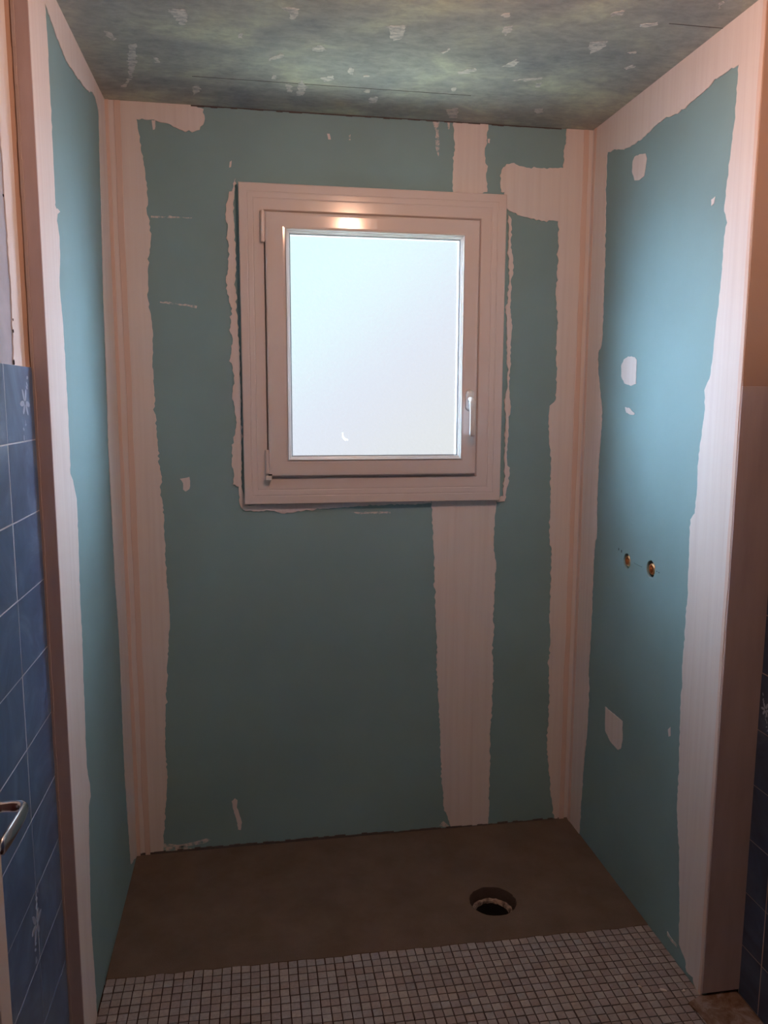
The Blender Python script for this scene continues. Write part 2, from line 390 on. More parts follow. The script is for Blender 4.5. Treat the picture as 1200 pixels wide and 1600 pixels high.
# ------------------------------------------------------------------ dimensions (metres)
W, H = 1.596, 2.5
DL, DR = 0.881, 0.927            # depth of the left and right linings
XL, XR = -0.028, 1.700           # tile faces of the room's left and right wall
YB = -3.3
BK_SHAPES = {
  'left_strip': [(0.0015, 2.5), (0.0715, 2.5), (0.2639, 2.5), (0.2984, 2.4899), (0.3016, 2.4635), (0.2849, 2.4284), (0.2612, 2.4194), (0.232, 2.4235), (0.1879, 2.4418), (0.136, 2.45), (0.0938, 2.4494), (0.0967, 2.4233), (0.1011, 2.3897), (0.1037, 2.3577), (0.1134, 2.3069), (0.1172, 2.2536), (0.1197, 2.2153), (0.1144, 2.1765), (0.1208, 2.1379), (0.1252, 2.0992), (0.1195, 2.05), (0.1118, 2.0006), (0.1116, 1.9413), (0.1094, 1.8815), (0.1162, 1.8516), (0.1204, 1.8014), (0.1154, 1.7203), (0.1165, 1.6386), (0.118, 1.5664), (0.1115, 1.5561), (0.119, 1.5395), (0.1194, 1.4937), (0.1233, 1.4309), (0.1235, 1.3783), (0.1322, 1.3358), (0.1267, 1.2933), (0.133, 1.2398), (0.1302, 1.2183), (0.1342, 1.1535), (0.1333, 1.0666), (0.1349, 0.9897), (0.1393, 0.9343), (0.1409, 0.8563), (0.1341, 0.7781), (0.1297, 0.7105), (0.1216, 0.597), (0.1156, 0.482), (0.1103, 0.3892), (0.1136, 0.2948), (0.1052, 0.1766), (0.0984, 0.1052), (0.0895, 0), (0, 0), (0, 0.1023), (0, 2.033)],
  'top_strip': [(1.1051, 2.5), (1.1725, 2.5), (1.223, 2.5), (1.2186, 2.4471), (1.2129, 2.4063), (1.2158, 2.376), (1.2249, 2.3662), (1.2189, 2.3353), (1.2245, 2.2843), (1.167, 2.2694), (1.1051, 2.2707), (1.1059, 2.3603), (1.1092, 2.421), (1.1061, 2.481)],
  'right_strip': [(1.4985, 2.5), (1.5961, 2.5), (1.5961, 2.0916), (1.5961, 0.7009), (1.5961, 0), (1.5456, 0), (1.5369, 0.0482), (1.5245, 0.1065), (1.5133, 0.2107), (1.5021, 0.3138), (1.5071, 0.3895), (1.5061, 0.4901), (1.4993, 0.6148), (1.5034, 0.7129), (1.495, 0.8108), (1.4966, 0.9072), (1.4942, 1.0457), (1.4851, 1.0979), (1.4867, 1.1917), (1.4834, 1.2848), (1.4826, 1.3769), (1.473, 1.4455), (1.4675, 1.5361), (1.471, 1.5721), (1.4872, 1.5856), (1.4929, 1.626), (1.4929, 1.6929), (1.4873, 1.7813), (1.4889, 1.8691), (1.4787, 1.9558), (1.4826, 2.042), (1.4818, 2.1273), (1.4792, 2.1992), (1.4285, 2.1993), (1.3825, 2.2038), (1.3481, 2.2108), (1.3274, 2.2204), (1.3046, 2.2257), (1.2861, 2.2415), (1.285, 2.287), (1.2737, 2.2865), (1.271, 2.307), (1.268, 2.3377), (1.2785, 2.3648), (1.2983, 2.376), (1.3161, 2.381), (1.3344, 2.3717), (1.3775, 2.3656), (1.4228, 2.3699), (1.4912, 2.3733), (1.4918, 2.4209), (1.4971, 2.4623)],
  'lower_strip': [(1.0455, 1.2458), (1.2837, 1.2418), (1.2801, 1.1958), (1.277, 1.1264), (1.2763, 1.0565), (1.287, 1.0093), (1.2827, 0.8912), (1.2819, 0.7235), (1.2854, 0.5773), (1.2834, 0.4541), (1.282, 0.4094), (1.2799, 0.3921), (1.2813, 0.2286), (1.2797, 0), (1.135, 0), (1.1243, 0.0379), (1.1088, 0.0852), (1.0975, 0.1925), (1.0905, 0.343), (1.0836, 0.4913), (1.0748, 0.6133), (1.0708, 0.7335), (1.0645, 0.8524), (1.0606, 0.9698), (1.0545, 1.0858), (1.0484, 1.2003)],
  'surround_left': [(0.3926, 2.2878), (0.386, 2.2621), (0.3716, 2.2459), (0.3606, 2.2063), (0.3579, 2.1767), (0.3652, 2.1475), (0.3624, 2.1118), (0.3677, 2.0782), (0.3627, 2.0382), (0.364, 2.0082), (0.355, 1.9739), (0.3583, 1.9377), (0.3636, 1.9034), (0.3733, 1.8834), (0.3684, 1.8466), (0.3654, 1.8057), (0.3732, 1.7853), (0.3683, 1.7544), (0.3635, 1.7234), (0.3711, 1.6924), (0.3743, 1.6508), (0.3671, 1.609), (0.3742, 1.5566), (0.3796, 1.5144), (0.3724, 1.472), (0.3612, 1.4401), (0.3645, 1.4038), (0.3597, 1.376), (0.3674, 1.3437), (0.3623, 1.3071), (0.3812, 1.3004), (0.3822, 1.2461), (0.3944, 1.2219), (0.4284, 1.2147), (0.48, 1.2181), (0.523, 1.2062), (0.5883, 1.2116), (0.6541, 1.2192), (0.7204, 1.2224), (0.7871, 1.2278), (0.877, 1.2284), (0.9678, 1.2291), (1.0457, 1.2322), (1.0455, 1.2458), (0.4054, 1.237), (0.3897, 1.3003), (0.3945, 1.4293), (0.3931, 1.5566), (0.3937, 1.6822), (0.3901, 1.8061), (0.3878, 1.8878), (0.3835, 1.9686), (0.3893, 2.049), (0.3854, 2.1482), (0.3827, 2.2072), (0.3899, 2.2565)],
  'surround_right': [(1.298, 2.2213), (1.3074, 2.205), (1.3128, 2.1739), (1.3094, 2.1318), (1.3151, 2.0899), (1.3231, 2.0478), (1.3217, 2.0159), (1.3132, 1.9943), (1.3172, 1.9302), (1.3132, 1.9087), (1.3213, 1.8657), (1.3207, 1.8006), (1.3202, 1.7351), (1.3179, 1.6471), (1.325, 1.5584), (1.3189, 1.5248), (1.3186, 1.4462), (1.3154, 1.3897), (1.3261, 1.3441), (1.3249, 1.2985), (1.3163, 1.2642), (1.3124, 1.2344), (1.2839, 1.2326), (1.286, 1.2463), (1.3071, 1.2529), (1.3098, 1.3329), (1.3074, 1.4237), (1.3098, 1.5137), (1.3034, 1.5806), (1.3133, 1.6471), (1.3086, 1.735), (1.3051, 1.8654), (1.2971, 1.9083), (1.3057, 1.93), (1.3109, 1.9943), (1.304, 2.0789), (1.304, 2.1631)],
  'blob_left': [(0.1896, 1.3287), (0.2041, 1.3307), (0.2208, 1.3347), (0.2222, 1.3133), (0.2196, 1.2941), (0.2069, 1.2857), (0.1988, 1.2923), (0.1995, 1.3137)],
  'smear_low': [(0.3322, 0.1764), (0.3437, 0.1876), (0.3524, 0.1796), (0.3496, 0.1507), (0.358, 0.1256), (0.3663, 0.0931), (0.3612, 0.0642), (0.3522, 0.0675), (0.3505, 0.0921), (0.3443, 0.1171), (0.336, 0.147)],
  'streak_top': [(1.034, 2.5), (1.0577, 2.5), (1.054, 2.478), (1.059, 2.4284), (1.0553, 2.388), (1.0462, 2.4136), (1.0455, 2.4676)],
  'streak_b': [(1.0836, 2.5), (1.0944, 2.5), (1.0909, 2.4761), (1.0866, 2.4759)],
  'dribble': [(0.1398, 2.4484), (0.1514, 2.449), (0.1485, 2.4225), (0.1427, 2.4203)],
  'fleck_a': [(0.6862, 2.4395), (0.6944, 2.4399), (0.6985, 2.4225), (0.6902, 2.4221)],
  'fleck_b': [(0.3757, 2.3374), (0.3818, 2.3416), (0.3793, 2.3221), (0.3733, 2.3198)],
  'fleck_c': [(0.7568, 2.4375), (0.7631, 2.4418), (0.763, 2.4241), (0.7568, 2.4238)],
  'fleck_d': [(1.2229, 2.4534), (1.2317, 2.4539), (1.2299, 2.4396), (1.2232, 2.4413)],
  'scratch_a': [(0.1275, 2.1634), (0.2041, 2.1646), (0.2536, 2.1627), (0.2535, 2.1607), (0.1941, 2.1584), (0.1273, 2.1576)],
  'scratch_b': [(0.1458, 1.9003), (0.2055, 1.8957), (0.2616, 1.8889), (0.2594, 1.8808), (0.2253, 1.8881), (0.1456, 1.8963)],
  'scratch_c': [(0.7603, 1.206), (0.8997, 1.2055), (0.8997, 1.1987), (0.7871, 1.1987)],
  'floor_smear': [(0.1463, 0.0281), (0.1906, 0.0336), (0.2397, 0.0436), (0.2574, 0.0371), (0.2303, 0.025), (0.1548, 0.0175)],
  'corner_smear': [(0.094, 0.0379), (0.1463, 0.0281), (0.1899, 0.0093), (0.1236, 0.0059), (0.0928, 0.004)],
  'smear_strip': [(1.1072, 0.0317), (1.0902, 0.0153), (1.11, 0.0084), (1.1346, 0.0062)],
}
LF_SHAPES = {
  'corner_and_top': [(-0.7624, 2.5), (-0.7514, 2.4636), (-0.7294, 2.4419), (-0.6704, 2.4287), (-0.626, 2.4137), (-0.5514, 2.4047), (-0.5251, 2.4021), (-0.4825, 2.4054), (-0.4077, 2.4095), (-0.3259, 2.4192), (-0.2547, 2.4319), (-0.2056, 2.4496), (-0.1586, 2.4509), (-0.1233, 2.4369), (-0.1078, 2.4191), (-0.1211, 2.3256), (-0.1331, 2.1963), (-0.1669, 1.8973), (-0.1807, 1.6341), (-0.1969, 1.4433), (-0.1916, 1.2477), (-0.1861, 1.0466), (-0.1578, 0.8329), (-0.1632, 0.6228), (-0.1688, 0.4086), (-0.1521, 0.2224), (-0.1293, 0.0496), (0, 0), (0, 0.7146), (0, 1.8554), (0, 2.5), (-0.334, 2.5)],
  'front_strip': [(-0.881, 2.5), (-0.735, 2.5), (-0.7338, 2.4463), (-0.7287, 2.3708), (-0.7295, 2.2916), (-0.7304, 2.2115), (-0.7312, 2.1305), (-0.7354, 2.0339), (-0.7386, 2.0194), (-0.6915, 2.0149), (-0.7182, 2.0047), (-0.7281, 1.9873), (-0.711, 1.9558), (-0.7146, 1.9128), (-0.7342, 1.8531), (-0.7315, 1.8109), (-0.7224, 1.7689), (-0.7196, 1.7258), (-0.7168, 1.6822), (-0.7173, 1.6233), (-0.7182, 1.5341), (-0.7187, 1.474), (-0.7259, 1.414), (-0.7027, 1.3965), (-0.6722, 1.3464), (-0.6723, 1.3148), (-0.6763, 1.236), (-0.6874, 1.1581), (-0.6914, 1.0784), (-0.6885, 0.9959), (-0.6997, 0.9171), (-0.7041, 0.8022), (-0.7117, 0.7382), (-0.7122, 0.6707), (-0.6876, 0.6069), (-0.686, 0.5799), (-0.7131, 0.5683), (-0.7241, 0.5225), (-0.7318, 0.4576), (-0.7431, 0.3775), (-0.7545, 0.2974), (-0.752, 0.2069), (-0.7457, 0.1303), (-0.7431, 0.0371), (-0.743, 0), (-0.881, 0), (-0.881, 1.2466)],
}
RT_SHAPES = {
  'frame': [(0, 2.5), (-0.927, 2.5), (-0.927, 2.1745), (-0.927, 0.1089), (-0.927, 0.002), (-0.9, 0.002), (-0.8892, 0.0089), (-0.8846, 0.0227), (-0.8528, 0.0154), (-0.8433, 0.0433), (-0.8073, 0.0657), (-0.8036, 0.1323), (-0.7959, 0.2057), (-0.7792, 0.3317), (-0.756, 0.454), (-0.7542, 0.5681), (-0.7479, 0.66), (-0.7448, 0.7526), (-0.7421, 0.8722), (-0.7445, 0.9735), (-0.746, 1.082), (-0.7411, 1.1877), (-0.7386, 1.2718), (-0.7584, 1.2921), (-0.7605, 1.3303), (-0.7629, 1.3649), (-0.76, 1.4498), (-0.7696, 1.5009), (-0.7773, 1.5676), (-0.769, 1.6172), (-0.7893, 1.6463), (-0.7981, 1.6977), (-0.8036, 1.7772), (-0.8108, 1.8395), (-0.8162, 1.9165), (-0.8159, 1.9934), (-0.8259, 2.0249), (-0.8091, 2.0559), (-0.8133, 2.1153), (-0.8202, 2.1733), (-0.828, 2.2447), (-0.8321, 2.3017), (-0.8329, 2.3864), (-0.7913, 2.3894), (-0.7509, 2.3899), (-0.7233, 2.3882), (-0.7041, 2.3815), (-0.6897, 2.3806), (-0.6515, 2.3771), (-0.6056, 2.3724), (-0.5576, 2.3674), (-0.506, 2.3763), (-0.4527, 2.3784), (-0.398, 2.3696), (-0.3402, 2.3641), (-0.2788, 2.3641), (-0.2357, 2.3693), (-0.1761, 2.3889), (-0.1198, 2.3955), (-0.1144, 2.3532), (-0.1237, 2.2099), (-0.133, 2.0655), (-0.1333, 1.9624), (-0.1346, 1.8999), (-0.1378, 1.8159), (-0.132, 1.7742), (-0.1093, 1.7501), (-0.1152, 1.6898), (-0.1366, 1.6249), (-0.1578, 1.5606), (-0.1591, 1.4962), (-0.1496, 1.3871), (-0.15, 1.2772), (-0.1577, 1.1448), (-0.1437, 1.0748), (-0.142, 0.9834), (-0.1446, 0.846), (-0.1429, 0.7524), (-0.1381, 0.6331), (-0.1499, 0.5661), (-0.1473, 0.4213), (-0.1318, 0.2925), (-0.1245, 0.19), (-0.1151, 0), (0, 0), (0, 1.1858)],
  'patch_top': [(-0.3003, 2.3168), (-0.3116, 2.3266), (-0.3442, 2.3246), (-0.3805, 2.3159), (-0.39, 2.2987), (-0.3847, 2.275), (-0.3791, 2.253), (-0.3519, 2.2492), (-0.3188, 2.2559), (-0.2991, 2.2873)],
  'patch_mid': [(-0.2849, 1.6999), (-0.3007, 1.7192), (-0.3302, 1.7276), (-0.3727, 1.7233), (-0.3859, 1.7149), (-0.3893, 1.6413), (-0.3564, 1.636), (-0.3125, 1.6448), (-0.2882, 1.6675)],
  'patch_small': [(-0.3243, 1.5706), (-0.3504, 1.5688), (-0.3901, 1.5515), (-0.3863, 1.5475), (-0.3611, 1.5471), (-0.3348, 1.5526)],
  'patch_low': [(-0.2801, 0.5606), (-0.324, 0.5601), (-0.4075, 0.5612), (-0.4133, 0.5027), (-0.4035, 0.4653), (-0.3863, 0.4531), (-0.3342, 0.4564), (-0.2882, 0.4772)],
  'fleck_a': [(-0.6829, 0.651), (-0.6957, 0.6642), (-0.6985, 0.6384), (-0.6885, 0.6321)],
  'fleck_b': [(-0.7462, 2.0981), (-0.7628, 2.1019), (-0.7589, 2.0858), (-0.7479, 2.0821)],
  'edge_line': [(-0.7413, 0.0579), (-0.7563, 0.0525), (-0.7947, 0.0544), (-0.8023, 0.0481), (-0.768, 0.0428), (-0.7427, 0.0447)],
}
CE_SHAPES = {
  'a': [(0.2517, -0.6184), (0.2931, -0.6226), (0.2944, -0.5814), (0.2872, -0.547), (0.2732, -0.5446), (0.2636, -0.5889), (0.2504, -0.6057)],
  'b': [(0.5459, -0.6763), (0.5581, -0.6722), (0.5516, -0.6266), (0.5413, -0.6183), (0.5352, -0.6494), (0.5162, -0.6711)],
  'c': [(0.7708, -0.6254), (0.8188, -0.6338), (0.8204, -0.617), (0.824, -0.5647), (0.8124, -0.5554), (0.7951, -0.5596), (0.7845, -0.6107)],
  'd': [(1.0606, -0.6696), (1.0786, -0.6795), (1.0858, -0.6534), (1.0788, -0.624), (1.0628, -0.6424)],
  'e': [(1.3033, -0.6272), (1.3453, -0.642), (1.3517, -0.6209), (1.3484, -0.5975), (1.3317, -0.5635), (1.3156, -0.5917)],
  'f': [(1.2888, -0.7755), (1.3072, -0.7976), (1.3173, -0.7837), (1.3097, -0.7728), (1.2945, -0.7637)],
  'g': [(0.0825, -0.4767), (0.0939, -0.4717), (0.107, -0.4383), (0.0987, -0.4259), (0.0864, -0.4455)],
  'h': [(0.1305, -0.4054), (0.1529, -0.4169), (0.1333, -0.2864), (0.1088, -0.1853), (0.1011, -0.1931)],
  'h2': [(0.0997, -0.1837), (0.1075, -0.1759), (0.0805, -0.1143), (0.0683, -0.1169)],
  'i': [(0.4133, -0.5139), (0.4261, -0.5232), (0.4258, -0.4945), (0.413, -0.4959)],
  'j': [(0.4928, -0.3831), (0.5125, -0.4108), (0.529, -0.4217), (0.533, -0.4064), (0.5133, -0.3867), (0.4931, -0.3709)],
  'k': [(0.6038, -0.4661), (0.6152, -0.4909), (0.6309, -0.4824), (0.6409, -0.4649), (0.625, -0.4543), (0.6047, -0.4547)],
  'l': [(0.7121, -0.3676), (0.7276, -0.3574), (0.7296, -0.3136), (0.7167, -0.3292)],
  'm': [(0.9409, -0.5023), (0.9507, -0.5119), (0.956, -0.5321), (0.9574, -0.513), (0.9478, -0.4956)],
  'n': [(1.0174, -0.3913), (1.0561, -0.4242), (1.0649, -0.4128), (1.0456, -0.383), (1.0219, -0.3743)],
  'o': [(1.1266, -0.4452), (1.1436, -0.4818), (1.1486, -0.499), (1.1627, -0.4685), (1.1578, -0.4507)],
  'p': [(1.1854, -0.3578), (1.2226, -0.3828), (1.2641, -0.3947), (1.2653, -0.3812), (1.2325, -0.3662)],
  'q': [(1.0274, -0.2727), (1.0417, -0.2849), (1.0441, -0.2609), (1.0341, -0.2542)],
  'r': [(0.8017, -0.1623), (0.8231, -0.1764), (0.8273, -0.1247), (0.8094, -0.1108)],
  's': [(0.2741, -0.1486), (0.2933, -0.1617), (0.2943, -0.1178), (0.2736, -0.0889)],
  't': [(0.5423, -0.225), (0.5611, -0.2188), (0.5659, -0.161), (0.5504, -0.1683)],
  'u': [(1.0536, -0.1048), (1.0886, -0.1222), (1.1063, -0.0392), (1.0817, -0.0348)],
  'v': [(1.328, -0.1593), (1.3498, -0.1743), (1.3638, -0.1318), (1.3478, -0.1174)],
  'w': [(1.2607, -0.3525), (1.2736, -0.3595), (1.2798, -0.3272), (1.2688, -0.3253)],
  'x': [(1.5118, -0.8642), (1.5165, -0.877), (1.531, -0.8493), (1.5257, -0.8422)],
  'y': [(0.1868, -0.3372), (0.1995, -0.3313), (0.2001, -0.3066), (0.188, -0.3045)],
  'z': [(1.3824, -0.7397), (1.4188, -0.7594), (1.427, -0.7442), (1.395, -0.7284)],
  'aa': [(0.76, -0.319), (0.7743, -0.3215), (0.7756, -0.3127), (0.7612, -0.3101)],
  'ab': [(1.4247, -0.5878), (1.4443, -0.599), (1.4498, -0.5883), (1.435, -0.5817)],
  'ac': [(1.0357, -0.731), (1.0517, -0.7402), (1.0563, -0.7218), (1.0452, -0.7166)],
  'ad': [(0.5867, -0.2563), (0.6081, -0.2128), (0.6018, -0.137), (0.5783, -0.1431)],
  'ae': [(0.504, -0.2826), (0.5167, -0.2759), (0.5158, -0.2483), (0.503, -0.2507)],
  'af': [(1.4611, -0.4959), (1.4773, -0.52), (1.4886, -0.505), (1.4722, -0.4849)],
  'ag': [(0.778, -0.2186), (0.7929, -0.2212), (0.7946, -0.1967), (0.7807, -0.1992)],
  'ah': [(0.64, -0.2795), (0.6742, -0.3038), (0.6805, -0.2775), (0.6569, -0.2547)],
}

back = lambda u, v, w: (u, -w, v)
left = lambda u, v, w: (w, u, v)
right = lambda u, v, w: (W - w, u, v)
LIM_B = ((0.0, W), (0.0, H)); LIM_L = ((-DL, 0.0), (0.0, H)); LIM_R = ((-DR, 0.0), (0.0, H))

# ------------------------------------------------------------------ floor
floor = box('floor', -0.2, 1.9, YB, 0.12, -0.25, -0.12, M['hole'], kind='structure')
box('grout_bed', XL - 0.01, XR + 0.01, YB, -0.624, -0.12, -0.0025, M['grout_dark'], floor)
rng = random.Random(4)
bm = bmesh.new()
P = 0.0262
def edge_y(x):
    return -0.609 - (x / W) * 0.027
nx = int(W / P) + 1
for i in range(nx):
    x0 = 0.004 + i * P; x1 = min(x0 + P - 0.0032, W - 0.001)
    if x1 - x0 < 0.008: continue
    for j in range(28):
        y1 = edge_y(x0) - 0.002 - j * P + (0.0 if j else 0.004); y0 = edge_y(x0) - 0.002 - (j + 1) * P + 0.0028
        dx, dy, dz = rng.uniform(-.0007, .0007), rng.uniform(-.0007, .0007), rng.uniform(-.0006, .0006)
        if j < 12 or True:
            a = rng.uniform(-0.0004, 0.0004)
            bx(bm, x0 + dx, x1 + dx, y0 + dy, y1 + dy, -0.005, 0.0015 + dz)
link('mosaic_tiles', bm, M['mosaic'], floor)
bm = bmesh.new()
n = 26
pts = []
for i in range(n + 1):
    a = i / n
    pts.append((W - 0.06 + 0.02 * math.sin(a * 19) + 0.028 * (rng.random() - .5), -DR - 0.02 - a * 1.0))
strip = [(W + 0.1, -DR + 0.0), (W + 0.1, -DR - 1.05)] + pts[::-1] + [(W - 0.005, -DR)]
plate('bare_floor_patch', [strip], lambda u, v, w: (u, v, w - 0.001), 0.005, M['oldfloor'], floor, 0.0)
bm.free()

# mortar bed with the drain cut through it
DC = (1.160, -0.447); DRAD = 0.074
rim = [(0.001, -0.001), (0.001, edge_y(0) + 0.002)]
k = 44
rg = random.Random(9)
for i in range(1, k):
    x = 0.001 + (W - 0.002) * i / k
    rim.append((x, edge_y(x) + 0.001 + rg.uniform(-0.0035, 0.003)))
rim += [(W - 0.001, edge_y(W) + 0.002), (W - 0.001, -0.001)]
rg = random.Random(2)
hole = circle(*DC, DRAD, 44, 0.025, rg)
mb = plate('mortar_bed', [rim, hole], lambda u, v, w: (u, v, w - 0.12 + 0.003), 0.12, M['mortar'], bev=0.0)
mb.data.materials.append(M['hole'])
for f in mb.data.polygons:
    if abs(f.normal.z) < 0.5 and (f.center.x - DC[0]) ** 2 + (f.center.y - DC[1]) ** 2 < 0.01:
        f.material_index = 1
mb['label'] = 'smooth dark brown mortar bed over the rear of the shower floor, with a round hole'
mb['category'] = 'mortar bed'

# drain pipe in the hole
dp = bpy.data.objects.new('drain_pipe', None); COL.objects.link(dp)
dp.location = (DC[0], DC[1], -0.112)
dp['label'] = 'cement-crusted drain pipe set down inside the round hole in the brown mortar'
dp['category'] = 'drain pipe'
bm = bmesh.new()
rg = random.Random(5)
jt = {}
def jit(j, k):
    return jt.setdefault((j % 6, k), rg.uniform(0.965, 1.03))
rings = lathe(bm, (0, 0, 0), (0, 0, 1), [(0.0, 0.0655), (0.074, 0.0665), (0.081, 0.065), (0.082, 0.060), (0.077, 0.0555), (0.070, 0.0540)], 40, jit)
link('pipe_collar', bm, M['pipe_rim'], dp)
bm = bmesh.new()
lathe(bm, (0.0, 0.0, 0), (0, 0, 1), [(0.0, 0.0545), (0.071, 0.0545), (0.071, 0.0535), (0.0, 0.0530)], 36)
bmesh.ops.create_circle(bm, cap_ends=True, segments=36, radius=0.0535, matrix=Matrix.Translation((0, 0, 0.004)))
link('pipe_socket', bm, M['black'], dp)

# crumbs of set compound on the mosaic
def crumb(x, y, sx, sy, rot, seed, label):
    bm = bmesh.new(); rg = random.Random(seed)
    bmesh.ops.create_icosphere(bm, subdivisions=2, radius=1)
    for v in bm.verts:
        f = rg.uniform(0.75, 1.2)
        v.co = Vector((v.co.x * sx * f, v.co.y * sy * f, max(v.co.z, -0.3) * 0.0035 * f))
    o = link('plaster_crumb', bm, M['debris'], None, smooth=True, label=label)
    o.rotation_euler.z = rot; o.location = (x, y, 0.003)
    o['category'] = 'crumb'; o['group'] = 'plaster crumbs on the mosaic floor'

# ------------------------------------------------------------------ ceiling
ceil = box('ceiling', -0.2, 1.9, YB, 0.12, H, H + 0.1, M['ceiling'], kind='structure')
for i, (kk, pts) in enumerate(CE_SHAPES.items()):
    plate('torn_paper_scar', [ragged(pts, ((-9, 9), (-9, 9)), 0.0025, 0.008, i)], lambda u, v, w: (u, v, H - w), 0.0008, M['torn'], ceil)
bm = bmesh.new()
for (x0, x1, y) in ((0.28, 1.10, -0.229), (1.45, 1.596, -0.756)):
    nseg = 14
    prev = None
    for i in range(nseg):
        a = x0 + (x1 - x0) * i / nseg; b_ = x0 + (x1 - x0) * (i + 1) / nseg
        bx(bm, a, b_, y - 0.0009, y + 0.0009, H - 0.0006, H + 0.001)
link('paper_seam', bm, M['seam'], ceil)

# ------------------------------------------------------------------ back wall
WIN = (0.400, 1.286, 1.241, 2.272)                    # casing outline
wb = plate('wall_back', [[(-0.2, -0.12), (1.9, -0.12), (1.9, H), (-0.2, H)], [(0.475, 1.305), (1.212, 1.305), (1.212, 2.205), (0.475, 2.205)]],
           lambda u, v, w: (u, 0.16 - w, v), 0.16, M['board'], kind='structure')
THICK = {'left_strip': .0030, 'top_strip': .0022, 'right_strip': .0032, 'lower_strip': .0026, 'surround_left': .0045, 'surround_right': .0045}
thin = ('streak_top', 'streak_b', 'floor_smear', 'corner_smear', 'smear_strip', 'scratch_a', 'scratch_b', 'scratch_c', 'fleck_c')
for i, (kk, pts) in enumerate(BK_SHAPES.items()):
    big = kk in THICK
    plate('joint_compound', [ragged(pts, LIM_B, 0.0018 if big else 0.0008, 0.010, 20 + i)], back,
          THICK.get(kk, 0.0009), M['putty_thin'] if kk in thin else M['putty'], wb, 0.0003 if big else 0.0)
# dark settlement gap where the board meets the floor and the ceiling
bm = bmesh.new(); rg = random.Random(3)
for i in range(80):
    a = i * W / 80; b_ = (i + 1) * W / 80
    hgt = 0.004 + 0.006 * rg.random() + (0.004 if a < 0.9 else 0)
    bx(bm, a, b_, -0.0035, 0.001, 0.0, hgt)
link('floor_gap', bm, M['seam'], wb)
bm = bmesh.new()
for i in range(60):
    a = 0.26 + i * (1.48 - 0.26) / 60; b_ = a + (1.48 - 0.26) / 60
    bx(bm, a, b_, -0.0035, 0.001, H - 0.0015 - 0.003 * rg.random(), H)
link('ceiling_gap', bm, M['seam'], wb)
# corner tape ridges coloured pinker, standing in for warm light bounced between walls
def ridge(name, x0, x1, place, par, t=0.0045, seed=1):
    rg = random.Random(seed)
    a = [(x0 + rg.uniform(-.002, .002), H * i / 24) for i in range(25)]
    b_ = [(x1 + rg.uniform(-.0015, .0015), H * i / 24) for i in range(24, -1, -1)]
    plate(name, [a + b_], place, t, M['bounce_tint'], par, 0.0012)
ridge('bounce_tinted_tape', 0.0, 0.012, back, wb, 0.006, 1)
ridge('bounce_tinted_tape', 0.030, 0.046, back, wb, 0.0048, 2)
ridge('bounce_tinted_tape', W - 0.034, W - 0.018, back, wb, 0.005, 3)

# ------------------------------------------------------------------ window
win = bpy.data.objects.new('window_1', None); COL.objects.link(win); win['kind'] = 'structure'
frame_ring('window_frame', WIN, (0.520, 1.150, 1.375, 2.145),
           [(0, 0.0), (0, -0.027), (0.02, -0.030), (0.20, -0.0305), (0.22, -0.0295), (0.24, -0.0305), (0.35, -0.0305), (0.37, -0.0295), (0.39, -0.0305),
            (0.64, -0.0305), (0.66, -0.026), (0.67, -0.020), (1, -0.018), (1, 0.05), (0.62, 0.05), (0.62, 0.0)], M['pvc'], win)
SASH = (0.482, 1.190, 1.337, 2.182)
BEAD = (0.5455, 1.138, 1.390, 2.132)
frame_ring('window_sash', SASH, BEAD,
           [(0, -0.014), (0, -0.042), (0.03, -0.046), (0.08, -0.0475), (0.20, -0.048), (0.88, -0.048), (1, -0.047), (1, 0.02), (0.2, 0.02), (0.2, -0.014)], M['pvc'], win)
GL = (0.5585, 1.126, 1.402, 2.119)
frame_ring('glazing_bead', BEAD, GL,
           [(0, 0.0), (0, -0.051), (0.12, -0.0535), (0.36, -0.052), (0.40, -0.046), (0.66, -0.045), (0.70, -0.039), (0.94, -0.038), (1, -0.035), (1, 0.0)], M['pvc_clean'], win)
frame_ring('gasket', (GL[0] - 0.001, GL[1] + 0.001, GL[2] - 0.001, GL[3] + 0.001), (GL[0] + 0.003, GL[1] - 0.003, GL[2] + 0.003, GL[3] - 0.003), [(0, -0.036), (1, -0.034), (1, -0.0285), (0, -0.0285)], M['gasket'], win, label='thin grey rubber gasket')
box('window_pane', GL[0] - 0.006, GL[1] + 0.006, -0.028, -0.024, GL[2] - 0.006, GL[3] + 0.006, M['glass'], win)
# hinges
def hinge(z0, z1, x):
    bm = bmesh.new()
    tube(bm, [(x, -0.039, z0), (x, -0.039, z0 + .003), (x, -0.039, z1 - .003), (x, -0.039, z1)], [0.0055, 0.007, 0.007, 0.0055], 16)
    bx(bm, x - 0.001, x + 0.012, -0.042, -0.028, z0 + 0.004, z1 - 0.004)
    return link('window_hinge', bm, M['pvc'], win, smooth=False)
hinge(2.088, 2.186, 0.4745)
h2 = hinge(1.346, 1.425, 0.4775)
bm = bmesh.new(); bx(bm, 0.471, 0.491, -0.058, -0.030, 1.325, 1.340, 0.002)
hb = link('window_hinge', bm, M['pvc_clean'], win)
bm = bmesh.new(); bx(bm, 0.480, 0.492, -0.0575, -0.050, 1.341, 1.345)
link('hinge_screw', bm, M['black'], hb)
# sticker scrap on the pane
plate('tape_scrap', [[(0.728, 1.480), (0.731, 1.480), (0.733, 1.468), (0.740, 1.460), (0.748, 1.458), (0.748, 1.455), (0.736, 1.455), (0.729, 1.464)]], lambda u, v, w: (u, -0.0282 - w, v), 0.0008, M['tape'], win)
